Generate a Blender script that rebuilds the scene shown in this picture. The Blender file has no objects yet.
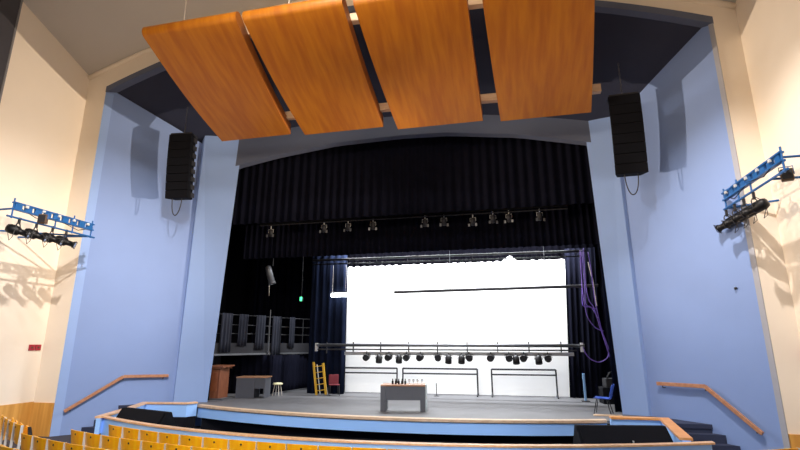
import bpy, bmesh, math, random
from mathutils import Vector, Matrix
random.seed(7)
S = bpy.context.scene
COL = S.collection
PI = math.pi
# ------------------------------------------------------------------ camera
F, PITCH, YAW = 480.0, math.atan(120 / 480.0), math.radians(13)
CAM = Vector((3.45, 0, 2.8))
cd = bpy.data.cameras.new('camera'); cam = bpy.data.objects.new('camera', cd); COL.objects.link(cam)
cd.sensor_width = 36; cd.lens = F / 800 * 36; cd.clip_end = 200
cam.location = CAM; cam.rotation_euler = (PI / 2 + PITCH, 0, YAW)
S.camera = cam
S.view_settings.view_transform = 'Standard'; S.view_settings.look = 'None'
S.view_settings.gamma = 1; S.view_settings.use_curve_mapping = False
S.view_settings.exposure = 0.0
# ------------------------------------------------------------------ world and lights
w = bpy.data.worlds.new('world'); S.world = w; w.use_nodes = True
w.node_tree.nodes['Background'].inputs[0].default_value = (0.75, 0.8, 1, 1)
w.node_tree.nodes['Background'].inputs[1].default_value = 0.02

def spot(name, loc, target, power, size=70, col=(1, .93, .84), rad=.12, blend=.5):
    l = bpy.data.lights.new(name, 'SPOT'); l.energy = power; l.spot_size = math.radians(size); l.spot_blend = blend
    l.color = col; l.shadow_soft_size = rad
    o = bpy.data.objects.new(name, l); COL.objects.link(o); o.location = loc
    o.rotation_euler = (Vector(target) - Vector(loc)).to_track_quat('-Z', 'Y').to_euler()
def area(name, loc, target, power, sx, sy, col=(1, 1, 1)):
    l = bpy.data.lights.new(name, 'AREA'); l.shape = 'RECTANGLE'; l.size = sx; l.size_y = sy; l.energy = power; l.color = col
    o = bpy.data.objects.new(name, l); COL.objects.link(o); o.location = loc
    o.rotation_euler = (Vector(target) - Vector(loc)).to_track_quat('-Z', 'Y').to_euler()
# house lights in the ceiling
spot('house_spot_a', (2.2, 2.5, 13.0), (-11.5, 13.2, 2.6), 12000, 42, (1, .91, .83), .10, .9)
spot('house_spot_b', (5.0, 7.8, 13.0), (10.0, 13.4, 2.4), 5000, 54, (1, .91, .83), .10, .9)
# balcony front lights, cool
spot('balcony_spot_a', (0.5, -1.5, 5.2), (-9.5, 14.5, 0.0), 1500, 52, (.62, .80, 1), .2, 1)
spot('balcony_spot_b', (-1.5, -1.5, 5.2), (8.6, 14.5, 0.0), 1700, 50, (.62, .80, 1), .2, 1)
# one burning spotlight of each side rack, thrown across the hall
spot('rack_spot_right', (8.55, 12.85, 5.75), (-9.8, 14.2, 8.6), 8500, 44, (1, .80, .60), .07, .9)
spot('rack_spot_left', (-9.1, 11.35, 5.7), (8.4, 14.6, 8.2), 7500, 42, (1, .80, .60), .07, .9)
spot('upper_wall_fill_left', (0.5, -1.5, 4.2), (-10.0, 14.2, 9.6), 500, 42, (1, .78, .56), .06, .9)  # added fill that brightens the upper left walls, not a real lamp
spot('upper_wall_fill_right', (-1.5, -1.5, 4.2), (8.6, 14.6, 9.4), 300, 38, (1, .76, .55), .06, .9)  # its right-hand counterpart, likewise an invented lamp
spot('fascia_fill', (2.0, -1.5, 5.2), (-.5, 13.5, .2), 1900, 36, (.80, .89, 1), .2, .6)  # made-up cool spot that lifts the blue stage fascia
spot('reflector_lip_fill', (-1.0, 6.5, 12.9), (-1.0, 11.5, 0), 1300, 150, (1, .93, .82), .25, .5)  # extra lamp put in to brighten the rolled reflector lips and seats
spot('front_row_fill', (-1.0, 2.0, 12.0), (-1.0, 10.4, .4), 5200, 62, (1, .96, .90), .25, .8)  # invented light for the seat backs, pit barrier and fascia
area('ceiling_fill', (-.5, 5.0, 8.8), (-.5, 9.5, 14.5), 480, 10, 1.5, (1, .74, .48))  # unseen area light added to warm and lift the ceiling and upper walls
area('house_wash', (-.5, 2.0, 8.6), (-.5, 12.0, 1.5), 160, 9, 2, (1, .93, .84))
# cyclorama battens above the screen and work light over the stage
area('screen_batten', (1.0, 19.95, 7.5), (1.0, 20.95, 2.6), 2100, 9.5, .5, (.95, .98, 1))
area('stage_batten', (0.6, 18.75, 7.6), (0.6, 18.6, .8), 30, 8, .5, (.95, .98, 1))

# ------------------------------------------------------------------ pixel ray onto a world plane, for measuring
def ray(px, py):
    x, z = (px - 400) / F, -(py - 225) / F
    y2 = math.cos(PITCH) - z * math.sin(PITCH); z2 = math.sin(PITCH) + z * math.cos(PITCH)
    return Vector((x * math.cos(YAW) - y2 * math.sin(YAW), x * math.sin(YAW) + y2 * math.cos(YAW), z2))
def at(px, py, x=None, y=None, z=None):
    r = ray(px, py)
    t = (x - CAM.x) / r.x if x is not None else (y - CAM.y) / r.y if y is not None else (z - CAM.z) / r.z
    return CAM + r * t

# ------------------------------------------------------------------ materials
MATS = {}
def mat(name, col, rough=.6, metal=0, var=.06, scale=6, bump=0, spec=.4, trans=None):
    if name in MATS: return MATS[name]
    m = bpy.data.materials.new(name); m.use_nodes = True; N = m.node_tree.nodes; L = m.node_tree.links
    b = N['Principled BSDF']; b.inputs['Roughness'].default_value = rough; b.inputs['Metallic'].default_value = metal
    b.inputs['Specular IOR Level'].default_value = spec
    tc = N.new('ShaderNodeTexCoord'); no = N.new('ShaderNodeTexNoise'); no.inputs['Scale'].default_value = scale; no.inputs['Detail'].default_value = 5
    L.new(tc.outputs['Object'], no.inputs['Vector'])
    mx = N.new('ShaderNodeMixRGB'); L.new(no.outputs['Fac'], mx.inputs[0])
    c = Vector(col)
    mx.inputs[1].default_value = (*[max(0, v * (1 - var)) for v in c], 1); mx.inputs[2].default_value = (*[min(1, v * (1 + var)) for v in c], 1)
    L.new(mx.outputs[0], b.inputs['Base Color'])
    if bump:
        bp = N.new('ShaderNodeBump'); bp.inputs['Strength'].default_value = bump; L.new(no.outputs['Fac'], bp.inputs['Height']); L.new(bp.outputs[0], b.inputs['Normal'])
    if trans: b.inputs['Transmission Weight'].default_value = trans
    MATS[name] = m; return m
def wood(name, c1, c2, sc=(1, 1, 1), rough=.4, stripe=9, coat=0):
    m = bpy.data.materials.new(name); m.use_nodes = True; N = m.node_tree.nodes; L = m.node_tree.links
    b = N['Principled BSDF']; b.inputs['Roughness'].default_value = rough
    tc = N.new('ShaderNodeTexCoord'); mp = N.new('ShaderNodeMapping'); mp.inputs['Scale'].default_value = sc; L.new(tc.outputs['Object'], mp.inputs[0])
    no = N.new('ShaderNodeTexNoise'); no.inputs['Scale'].default_value = stripe; no.inputs['Detail'].default_value = 6; L.new(mp.outputs[0], no.inputs['Vector'])
    cr = N.new('ShaderNodeValToRGB'); cr.color_ramp.elements[0].position = .35; cr.color_ramp.elements[1].position = .68
    cr.color_ramp.elements[0].color = (*c1, 1); cr.color_ramp.elements[1].color = (*c2, 1)
    L.new(no.outputs['Fac'], cr.inputs[0]); L.new(cr.outputs[0], b.inputs['Base Color'])
    if coat: b.inputs['Coat Weight'].default_value = coat; b.inputs['Coat Roughness'].default_value = .25
    MATS[name] = m; return m
def emit(name, col, st):
    m = bpy.data.materials.new(name); m.use_nodes = True; b = m.node_tree.nodes['Principled BSDF']
    b.inputs['Base Color'].default_value = (*col, 1); b.inputs['Emission Color'].default_value = (*col, 1); b.inputs['Emission Strength'].default_value = st
    MATS[name] = m; return m
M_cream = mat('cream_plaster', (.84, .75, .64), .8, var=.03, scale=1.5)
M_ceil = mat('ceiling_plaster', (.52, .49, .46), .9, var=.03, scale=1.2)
M_blue = mat('blue_plaster', (.225, .325, .61), .8, var=.035, scale=1.2, bump=.03)
M_bluepil = mat('pale_blue_plaster', (.27, .40, .72), .75, var=.03, scale=1.5)
M_fascia = mat('bright_blue_fascia', (.31, .55, 1.0), .6, var=.03, scale=1.5)
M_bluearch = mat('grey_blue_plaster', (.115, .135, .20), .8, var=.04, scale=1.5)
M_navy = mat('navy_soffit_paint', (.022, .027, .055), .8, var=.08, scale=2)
M_black = mat('black_masking', (.009, .009, .013), .95, var=.2, spec=.1)
M_velvet = mat('black_velvet', (.006, .0065, .013), 1, var=.3, scale=3, spec=.03)
M_bluevelvet = mat('dark_blue_velvet', (.006, .009, .022), 1, var=.3, scale=3, spec=.05)
M_floor = mat('dark_carpet', (.045, .045, .06), .95, var=.2, scale=40)
M_navycarpet = mat('navy_carpet', (.03, .04, .085), .95, var=.25, scale=50, bump=.2)
M_stage = mat('grey_stage_paint', (.115, .115, .125), .55, var=.22, scale=1.6)
M_stagewood = wood('pale_edge_wood', (.50, .34, .22), (.66, .48, .33), (1, 6, 6), .5, 4)
M_cap = wood('orange_cap_wood', (.58, .24, .07), (.74, .36, .12), (1, 5, 5), .4, 4)
M_capb = wood('light_cap_wood', (.62, .36, .20), (.76, .50, .30), (4, 4, 4), .4, 3)
M_panel = wood('orange_reflector_veneer', (.32, .092, .001), (.42, .145, .002), (2.6, .3, .3), .5, 2.6, .0)
M_paneledge = wood('dark_reflector_edge', (.30, .09, .012), (.38, .12, .015), (1, 1, 1), .5, 3)
M_beam = wood('light_beam_wood', (.66, .46, .30), (.8, .6, .42), (.5, 4, 4), .5, 3)
M_wains = wood('honey_wainscot_veneer', (.56, .27, .055), (.74, .40, .10), (3, 3, .15), .4, 2.2)
M_seat = wood('yellow_seat_plywood', (.95, .40, .004), (1.0, .55, .008), (4, 4, .8), .4, 2.5, .2)
M_rail = wood('brown_handrail_wood', (.38, .17, .09), (.50, .25, .14), (4, 4, 4), .4, 3)
M_lect = wood('reddish_lectern_wood', (.17, .055, .026), (.24, .09, .045), (4, 4, 1), .4, 3)
M_metal = mat('grey_metal', (.15, .155, .17), .45, .6)
M_dmetal = mat('dark_metal', (.035, .035, .04), .5, .4)
M_bmetal = mat('black_metal', (.007, .007, .009), .45, .3)
M_lmetal = mat('light_grey_metal', (.62, .62, .62), .5, .2)
M_spk = mat('black_speaker_cabinet', (.0045, .0052, .008), .85, var=.2, spec=.12)
M_grille = mat('dark_speaker_grille', (.0055, .006, .009), .9, var=.35, scale=120, spec=.12)
M_bpaint = mat('blue_rack_paint', (.015, .11, .34), .4, .1)
M_white = mat('white_screen_cloth', (.92, .93, .94), .9, var=.01)
M_desk = mat('slate_grey_laminate', (.085, .09, .11), .5)
M_deskshine = mat('laminate_reflection_grey', (.35, .40, .42), .4)  # desk laminate with a reflection put into the colour
M_brown = mat('brown_box', (.10, .06, .035), .6)
M_red = mat('dark_red_plastic', (.34, .02, .035), .5)
M_redc = mat('red_fabric', (.12, .012, .02), .8)
M_blueplastic = mat('blue_chair_plastic', (.025, .075, .40), .4)
M_pale = mat('pale_blue_metal', (.25, .45, .75), .4)
M_purple = mat('purple_cable', (.15, .08, .42), .5)
M_wire = mat('pale_wire', (.55, .50, .45), .5)
M_cable = mat('black_cable', (.01, .01, .012), .5)
M_cloth = mat('slate_blue_cloth', (.008, .010, .020), .9)
M_yellow = mat('yellow_fibreglass', (.62, .36, .03), .45)
M_cream2 = mat('cream_seat_vinyl', (.75, .68, .42), .5)
M_bottle = mat('dark_bottle_glass', (.015, .012, .012), .15)
M_glass = mat('clear_glass', (.85, .9, .92), .05, trans=.9)
M_lens = mat('glass_lens', (.65, .7, .75), .1, .7)
M_tube = emit('lit_tube', (.92, .97, 1), 22)
M_green = emit('lit_green_sign', (.08, .9, .35), 2.2)
M_gal = mat('grey_gallery_paint', (.016, .016, .021), .8)

# ------------------------------------------------------------------ mesh builder
class MB:
    def __init__(s): s.v = []; s.f = []
    def add(s, vs, fs, M=None):
        o = len(s.v); s.v += [tuple((M @ Vector(v)) if M else v) for v in vs]; s.f += [tuple(i + o for i in f) for f in fs]; return s
    def box(s, x0, x1, y0, y1, z0, z1, M=None):
        vs = [(x, y, z) for x in (x0, x1) for y in (y0, y1) for z in (z0, z1)]
        return s.add(vs, [(0, 1, 3, 2), (4, 6, 7, 5), (0, 4, 5, 1), (2, 3, 7, 6), (0, 2, 6, 4), (1, 5, 7, 3)], M)
    def prism(s, poly, d0, d1, axis='x', M=None):      # poly in the two other axes
        def p(a, b, d): return (d, a, b) if axis == 'x' else (a, d, b) if axis == 'y' else (a, b, d)
        n = len(poly); vs = [p(a, b, d0) for a, b in poly] + [p(a, b, d1) for a, b in poly]
        fs = [tuple(range(n)), tuple(range(2 * n - 1, n - 1, -1))] + [(i, i + n, (i + 1) % n + n, (i + 1) % n) for i in range(n)]
        return s.add(vs, fs, M)
    def tube(s, pts, r, n=8, M=None, radii=None):
        pts = [Vector(p) for p in pts]; vs = []; fs = []; up0 = None
        for i, p in enumerate(pts):
            d = (pts[min(i + 1, len(pts) - 1)] - pts[max(i - 1, 0)]).normalized()
            if up0 is None: up0 = Vector((0, 0, 1)) if abs(d.z) < .9 else Vector((1, 0, 0))
            a = d.cross(up0).normalized(); b = a.cross(d).normalized(); up0 = b
            rr = radii[i] if radii else r
            vs += [tuple(p + (a * math.cos(2 * PI * k / n) + b * math.sin(2 * PI * k / n)) * rr) for k in range(n)]
        for i in range(len(pts) - 1):
            fs += [(i * n + k, i * n + (k + 1) % n, (i + 1) * n + (k + 1) % n, (i + 1) * n + k) for k in range(n)]
        fs += [tuple(range(n - 1, -1, -1)), tuple((len(pts) - 1) * n + k for k in range(n))]
        return s.add(vs, fs, M)
    def lathe(s, prof, n=12, M=None):                  # prof [(r, z)]
        vs = []; fs = []
        for r, z in prof: vs += [(r * math.cos(2 * PI * k / n), r * math.sin(2 * PI * k / n), z) for k in range(n)]
        for i in range(len(prof) - 1): fs += [(i * n + k, i * n + (k + 1) % n, (i + 1) * n + (k + 1) % n, (i + 1) * n + k) for k in range(n)]
        fs += [tuple(range(n - 1, -1, -1)), tuple((len(prof) - 1) * n + k for k in range(n))]
        return s.add(vs, fs, M)
    def grid(s, fn, nu, nv, M=None):
        vs = [tuple(fn(u / nu, v / nv)) for v in range(nv + 1) for u in range(nu + 1)]
        fs = [(v * (nu + 1) + u, v * (nu + 1) + u + 1, (v + 1) * (nu + 1) + u + 1, (v + 1) * (nu + 1) + u) for v in range(nv) for u in range(nu)]
        return s.add(vs, fs, M)
    def slab(s, fn, nu, nv, off):                      # closed thick sheet: fn gives the front, off(u,v) the offset to the back
        W = nu + 1; H = nv + 1
        A = [Vector(fn(u / nu, v / nv)) for v in range(H) for u in range(W)]
        B = [A[v * W + u] + Vector(off(u / nu, v / nv)) for v in range(H) for u in range(W)]
        n = W * H; fs = []
        for v in range(nv):
            for u in range(nu):
                q = (v * W + u, v * W + u + 1, (v + 1) * W + u + 1, (v + 1) * W + u)
                fs += [q, tuple(i + n for i in reversed(q))]
        for u in range(nu): fs += [(u + 1, u, u + n, u + 1 + n), (nv * W + u, nv * W + u + 1, nv * W + u + 1 + n, nv * W + u + n)]
        for v in range(nv): fs += [(v * W, (v + 1) * W, (v + 1) * W + n, v * W + n), ((v + 1) * W + nu, v * W + nu, v * W + nu + n, (v + 1) * W + nu + n)]
        return s.add([tuple(p) for p in A + B], fs)
    def build(s, name, m, parent=None, smooth=False, bevel=0, loc=None):
        me = bpy.data.meshes.new(name); me.from_pydata(s.v, [], s.f)
        bm = bmesh.new(); bm.from_mesh(me); bmesh.ops.recalc_face_normals(bm, faces=bm.faces); bm.to_mesh(me); bm.free()
        me.materials.append(m)
        if smooth:
            for p in me.polygons: p.use_smooth = len(p.vertices) == 4
        o = bpy.data.objects.new(name, me); COL.objects.link(o)
        if parent: o.parent = parent
        if loc: o.location = loc
        if bevel:
            b = o.modifiers.new('bevel', 'BEVEL'); b.width = bevel; b.segments = 2; b.limit_method = 'ANGLE'
        return o
def tag(o, label, cat, group=None):
    o['label'] = label; o['category'] = cat
    if group: o['group'] = group
    return o
def thing(name, label, cat, loc=(0, 0, 0), rz=0, group=None):
    o = bpy.data.objects.new(name, None); COL.objects.link(o); o.empty_display_size = .2
    o.location = loc; o.rotation_euler = (0, 0, rz); return tag(o, label, cat, group)
def struct(name, mb, m, **k):
    o = mb.build(name, m, **k); o['kind'] = 'structure'; return o
KIDS = {}
def dup(root, loc, rot=None, label=None, group=None):
    r = root.copy(); COL.objects.link(r); r.location = loc
    if rot: r.rotation_euler = rot
    if label: r['label'] = label
    if group: r['group'] = group
    for ch in [o for o in bpy.data.objects if o.parent == root]:
        c = ch.copy(); COL.objects.link(c); c.parent = r
        for g in [o for o in bpy.data.objects if o.parent == ch]:
            d = g.copy(); COL.objects.link(d); d.parent = c
    return r
def pleats(x0, x1, z0, z1, y, period=.28, amp=.06, th=.02, dirv=None, org=None, hem=0):
    """hanging pleated cloth between x0 and x1 (along dirv from org when given)"""
    nu = max(8, int((x1 - x0) / period * 8)); mb = MB(); ph = random.random() * 6
    d = Vector(dirv).normalized() if dirv else Vector((1, 0, 0)); o = Vector(org) if org else Vector((0, y, 0))
    nrm = Vector((-d.y, d.x, 0))
    def fn(u, v):
        x = x0 + (x1 - x0) * u; k = 2 * PI * x / period
        a = amp * (math.sin(k + ph + .7 * math.sin(x * 2.1)) + .35 * math.sin(k * .43 + 1)) * (.55 + .45 * (1 - v))
        z = z0 + (z1 - z0) * v + (hem * math.sin(k * .5) * (1 - v) if hem else 0)
        return o + d * x + nrm * a + Vector((0, 0, z))
    return mb.slab(fn, nu, 4, lambda u, v: nrm * th)

# ================================================================== THE SETTING
Zarch = lambda x: -.01252 * x * x - .0645 * x + 10.43        # underside of the inner arch
AX = [-9.5, -6.95, -5.3, -2.9, -.3, 1.5, 4, 6.2, 8]; AZ = [9.2, 9.85, 10.13, 10.40, 10.45, 10.38, 10.05, 9.55, 9.05]
Zsof = Zarch
def Zarch(x):
    for i in range(8):
        if x <= AX[i + 1] or i == 7: return AZ[i] + (AZ[i + 1] - AZ[i]) * (x - AX[i]) / (AX[i + 1] - AX[i])
Zout = lambda x: -.01964 * x * x - .0545 * x + 14.03         # outer arch of the recess
Zceil = lambda x: -.01845 * x * x - .0673 * x + 14.58        # ceiling where it meets the bulkhead
YP, YO = 16.3, 13.4
XL, XR = -11.85, 10.0
YB = -5.0
struct('floor', MB().box(XL, XR, YB, YP + .2, -.2, 0), M_floor)
cs = lambda Y: .38 * (YO - Y)
# ceiling: a shallow vault that climbs towards the back of the hall
mb = MB(); mb.slab(lambda u, v: (XL - .2 + (XR - XL + .4) * u, YO + .2 - v * (YO + .2 - YB), Zceil(XL - .2 + (XR - XL + .4) * u) + min(cs(YO + .2 - v * (YO + .2 - YB)), 3.2)), 30, 12, lambda u, v: (0, 0, .25))
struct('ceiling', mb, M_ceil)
struct('wall_left', MB().box(XL - .25, XL, YB, YO + .3, 0, 18), M_cream)
struct('wall_right', MB().box(XR, XR + .25, YB, YO + .3, 0, 18), M_cream)
struct('wall_back', MB().box(XL, XR, YB - .25, YB, 0, 18), M_cream)
# bulkhead: cream wall around the recess
mb = MB()
mb.box(XL, -11.0, YO, YO + .3, 0, Zceil(-11.4)); mb.box(9.4, XR, YO, YO + .3, 0, Zceil(9.7))
n = 40; xs = [-11.0 + (20.4) * i / n for i in range(n + 1)]
for a, b in zip(xs, xs[1:]):
    mb.prism([(a, Zout(a)), (b, Zout(b)), (b, Zceil(b) + .02), (a, Zceil(a) + .02)], YO, YO + .3, 'y')
struct('wall_front', mb, M_cream)
# ceiling bead
mb = MB(); xs = [XL + (XR - XL) * i / 40 for i in range(41)]
mb.tube([(x, YO - .02, Zceil(x) - .06) for x in xs], .09, 8)
struct('trim_1', mb, M_cream, smooth=True)
# grey-blue lip of the recess
mb = MB(); xs = [-11.0 + 20.4 * i / 40 for i in range(41)]
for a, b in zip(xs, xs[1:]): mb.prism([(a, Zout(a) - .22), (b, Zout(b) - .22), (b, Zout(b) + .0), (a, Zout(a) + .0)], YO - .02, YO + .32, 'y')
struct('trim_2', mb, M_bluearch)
# splayed blue side walls
def splay(name, p, q, t, sgn):
    d = (Vector(q) - Vector(p)).normalized(); nn = Vector((d.y, -d.x)) * sgn
    mb = MB(); a = [Vector(p), Vector(q), Vector(q) + nn * t, Vector(p) + nn * t]
    ztop = [10.75, Zout(q[0]) - .0]
    vs = [(a[0].x, a[0].y, 0), (a[1].x, a[1].y, 0), (a[2].x, a[2].y, 0), (a[3].x, a[3].y, 0),
          (a[0].x, a[0].y, ztop[0]), (a[1].x, a[1].y, ztop[1]), (a[2].x, a[2].y, ztop[1]), (a[3].x, a[3].y, ztop[0])]
    mb.add(vs, [(0, 1, 2, 3), (7, 6, 5, 4), (0, 4, 5, 1), (1, 5, 6, 2), (2, 6, 7, 3), (3, 7, 4, 0)])
    struct(name, mb, M_blue)
def strip(name, p, q, a, b, m, ztop, n):
    P, Q = Vector(p), Vector(q); A = P.lerp(Q, a); B = P.lerp(Q, b); nn = Vector(n) * .03
    struct(name, MB().prism([tuple(A), tuple(B), tuple(B + nn), tuple(A + nn)], 0, ztop, 'z'), m)
splay('wall_splay_left', (-8.45, 16.2), (-11.0, 13.4), .25, 1)
splay('wall_splay_right', (7.15, 16.2), (9.4, 13.4), .25, -1)
strip('trim_9', (-8.45, 16.2), (-11.0, 13.4), .93, 1.0, M_bluepil, 12.0, (.74, -.67))
strip('trim_10', (7.15, 16.2), (9.4, 13.4), .965, 1.0, mat('grey_beige_plaster', (.36, .37, .42), .8), 11.6, (-.78, -.63))
# pillars of the proscenium: a face turned a little towards the hall
def pillar(name, lo, hi, z1):
    n_ = len(lo); MBp = MB().add([(x, y, 0) for x, y in lo] + [(x, y, z1) for x, y in hi], [tuple(range(n_)), tuple(range(2 * n_ - 1, n_ - 1, -1))] + [(i, i + n_, (i + 1) % n_ + n_, (i + 1) % n_) for i in range(n_)])
    struct(name, MBp, M_bluepil)
pillar('wall_pillar_left', [(-7.5, YP), (-8.55, 15.9), (-8.7, 16.05), (-8.7, 16.6), (-7.62, 16.5)], [(-6.9, YP), (-8.4, 15.9), (-8.6, 16.05), (-8.6, 16.6), (-7.05, 16.5)], 11.2)
pillar('wall_pillar_right', [(6.5, YP), (7.14, 16.05), (7.4, 16.2), (7.4, 16.6), (6.62, 16.5)], [(6.2, YP), (7.1, 16.05), (7.4, 16.2), (7.4, 16.6), (6.34, 16.5)], 10.9)
# arch band over the stage opening
mb = MB(); xs = [-8.6 + 16.0 * i / 40 for i in range(41)]
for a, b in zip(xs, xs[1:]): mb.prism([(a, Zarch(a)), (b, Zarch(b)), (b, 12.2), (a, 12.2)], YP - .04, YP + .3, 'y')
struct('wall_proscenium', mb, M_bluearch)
# navy soffit between arch band and outer arch
mb = MB()
def sof(u, v):
    xa = -8.9 + 16.6 * u; xb = -11.1 + 20.6 * u
    za = Zsof(xa) + .75 - .0 * u; zb = Zout(xb) - .12
    return (xa * (1 - v) + xb * v, (YP) * (1 - v) + (YO + .15) * v, za * (1 - v) + zb * v)
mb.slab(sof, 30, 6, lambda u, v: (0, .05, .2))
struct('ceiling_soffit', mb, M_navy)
# wainscot
struct('trim_3', MB().box(XL, XL + .04, 2.0, YO - .01, 0, 1.02), M_wains)
struct('trim_4', MB().box(XL + .04, -11.0, YO - .05, YO, 0, 1.0), M_wains)
struct('trim_5', MB().box(XR - .04, XR, 2.0, YO - .01, 0, .86), M_wains)
struct('trim_6', MB().box(9.4, XR - .04, YO - .05, YO, 0, .84), M_wains)
# ---- stage
Rs, Cs = 19.0, 33.0
mb = MB()
def stage_poly(off=0, xl=-7.2, xr=5.8):
    pts = []
    for i in range(31):
        x = xl + (xr - xl) * i / 30; pts.append((x, Cs - math.sqrt((Rs - off) ** 2 - x * x)))
    return pts
front = stage_poly()
mb.prism(front + [(5.8, 14.88), (7.25, 14.88), (7.9, 15.3), (7.2, 16.2), (6.38, 16.6), (11, 16.6), (11, 24), (-12, 24), (-12, 16.6), (-7.05, 16.6), (-8.3, 16.2), (-9.4, 15.05), (-7.3, 15.2)], .72, .8, 'z')
struct('stage_floor', mb, M_stage)
# fascia of blue board and recessed black below
mb = MB()
for (x0, y0), (x1, y1) in zip(front, front[1:]): mb.add([(x0, y0 + .02, .42), (x1, y1 + .02, .42), (x1, y1 + .14, .42), (x0, y0 + .14, .42), (x0, y0 + .02, .72), (x1, y1 + .02, .72), (x1, y1 + .14, .72), (x0, y0 + .14, .72)], [(0, 1, 2, 3), (7, 6, 5, 4), (0, 4, 5, 1), (2, 6, 7, 3), (0, 3, 7, 4), (1, 5, 6, 2)])
struct('trim_7', mb, M_fascia)
mb = MB(); 
for (x0, y0), (x1, y1) in zip(front, front[1:]): mb.add([(x0, y0 - .03, .745), (x1, y1 - .03, .745), (x1, y1 + .22, .725), (x0, y0 + .22, .725), (x0, y0 - .03, .815), (x1, y1 - .03, .815), (x1, y1 + .22, .815), (x0, y0 + .22, .815)], [(0, 1, 2, 3), (7, 6, 5, 4), (0, 4, 5, 1), (2, 6, 7, 3), (0, 3, 7, 4), (1, 5, 6, 2)])
struct('trim_8', mb, M_stagewood)
struct('stage_base', MB().box(-11.5, 10.5, 16.62, 24, 0, .72).box(-7.0, 5.6, 15.4, 16.6, 0, .72), M_black)
# stage house
mb = MB().box(-12, 11, 24, 24.2, 0, 15).box(-12.2, -12, 16.6, 24.2, 0, 15).box(11, 11.2, 16.6, 24.2, 0, 15)
struct('wall_stage', mb, M_black)
struct('ceiling_stage', MB().box(-12.2, 11.2, 16.6, 24.2, 15, 15.2), M_black)
struct('wall_flank', MB().box(-12.2, -8.45, 16.5, 16.7, 0, 15).box(7.3, 11.2, 16.5, 16.7, 0, 15).box(-8.6, 7.4, 16.65, 16.75, 11.6, 15), M_black)

# ================================================================== PIT BARRIER, PARAPETS, STEPS
Rp, Cp = 17.6, Vector((.1, 27.72))
def arc(R, x0, x1, n=40): return [(x0 + (x1 - x0) * i / n, Cp.y - math.sqrt(R * R - (x0 + (x1 - x0) * i / n - Cp.x) ** 2)) for i in range(n + 1)]
def ribbon(mb, inner, outer, z0, z1):
    for i in range(len(inner) - 1):
        a, b, c, d = outer[i], outer[i + 1], inner[i + 1], inner[i]
        vs = [(*p, z) for z in (z0, z1) for p in (a, b, c, d)]
        mb.add(vs, [(0, 1, 2, 3), (7, 6, 5, 4), (0, 4, 5, 1), (1, 5, 6, 2), (2, 6, 7, 3), (3, 7, 4, 0)])
    return mb
t = thing('pit_barrier', 'low curved pale blue wall with a thin wooden cap around the orchestra pit', 'barrier', (0, 10.1, 0))
off = lambda mb, dx, dy, dz=0: [setattr(mb, 'v', [(v[0] - dx, v[1] - dy, v[2] - dz) for v in mb.v]), mb][1]
off(ribbon(MB(), arc(Rp - .06, -7.65, 7.2), arc(Rp + .06, -7.65, 7.2), 0, .86), 0, 10.1).build('panel', M_fascia, t)
off(ribbon(MB(), arc(Rp - .08, -7.72, 7.27), arc(Rp + .08, -7.72, 7.27), .865, .90), 0, 10.1).build('cap', M_capb, t)
def parapet(name, label, pts, wd, capm, zb=0):
    t = thing(name, label, 'low wall', (pts[0][0], pts[0][1], 0)); b = MB(); c = MB(); ox, oy = pts[0]
    P2 = [Vector(p) for p in pts]
    def off_line(w):
        out = []
        for i, p in enumerate(P2):
            d1 = (P2[i] - P2[max(i - 1, 0)]); d2 = (P2[min(i + 1, len(P2) - 1)] - P2[i])
            d1 = d1.normalized() if d1.length else d2.normalized(); d2 = d2.normalized() if d2.length else d1
            m_ = (d1 + d2).normalized(); nn = Vector((-m_.y, m_.x)); k = 1 / max(.4, nn.dot(Vector((-d1.y, d1.x))))
            out.append(tuple(p + nn * w * k))
        return out
    off(ribbon(b, off_line(wd / 2), off_line(-wd / 2), zb, .88), ox, oy).build('panel', M_fascia, t)
    if zb: off(ribbon(MB(), off_line(wd / 2 - .02), off_line(-wd / 2 + .02), 0, zb), ox, oy).build('base', M_black, t)
    off(ribbon(c, off_line(wd / 2 + .04), off_line(-wd / 2 - .04), .88, .93), ox, oy).build('cap', capm, t)
parapet('pit_parapet', 'pale blue parapet with wooden cap at the left end of the stage front', [(-7.2, 15.32), (-7.35, 15.02), (-8.8, 14.78), (-8.3, 13.6), (-7.6, 11.66)], .12, M_capb, .48)
parapet('pit_parapet', 'pale blue parapet with broad orange cap beside the right steps', [(5.86, 14.72), (7.2, 14.74), (6.82, 11.8)], .17, M_cap)
def steps(label, xin, wallx, mir):
    t = thing('stage_steps', label, 'steps', (xin, 13.6, 0))
    for i in range(3):
        z1 = .6 - .2 * i; y0 = 14.72 - .24 * (i + 1)
        xo = wallx(14.72 - .24 * i)
        b = MB().prism([(0, y0 - 13.6), (wallx(y0) - xin, y0 - 13.6), (xo - xin, y0 + .24 - 13.6), (0, y0 + .24 - 13.6)], z1 - .2, z1, 'z')
        if z1 > .21: b.prism([(0, y0 - 13.6 + .02), (wallx(y0) - xin, y0 - 13.6 + .02), (xo - xin, y0 + .24 - 13.6), (0, y0 + .24 - 13.6)], 0, z1 - .2, 'z')
        b.build('step', M_navycarpet, t)
    b = MB().prism([(0, 1.12), (wallx(14.72) - xin, 1.12), (wallx(15.75) - xin, 2.15), (0, 2.15)], .7, .81, 'z').prism([(0, 1.14), (wallx(14.74) - xin, 1.14), (wallx(14.8) - xin, 1.2), (0, 1.2)], 0, .7, 'z')
    b.build('landing', M_navycarpet, t)
wr = lambda y: 7.15 + (16.2 - y) * 2.25 / 2.8 - .03
wl = lambda y: -8.45 - (16.2 - y) * 2.55 / 2.8 + .03
steps('dark navy carpeted steps up to the stage beside the right blue wall', 7.3, wr, 1)
steps('dark navy carpeted steps, mostly hidden, beside the left blue wall', -8.8, wl, -1)
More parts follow.
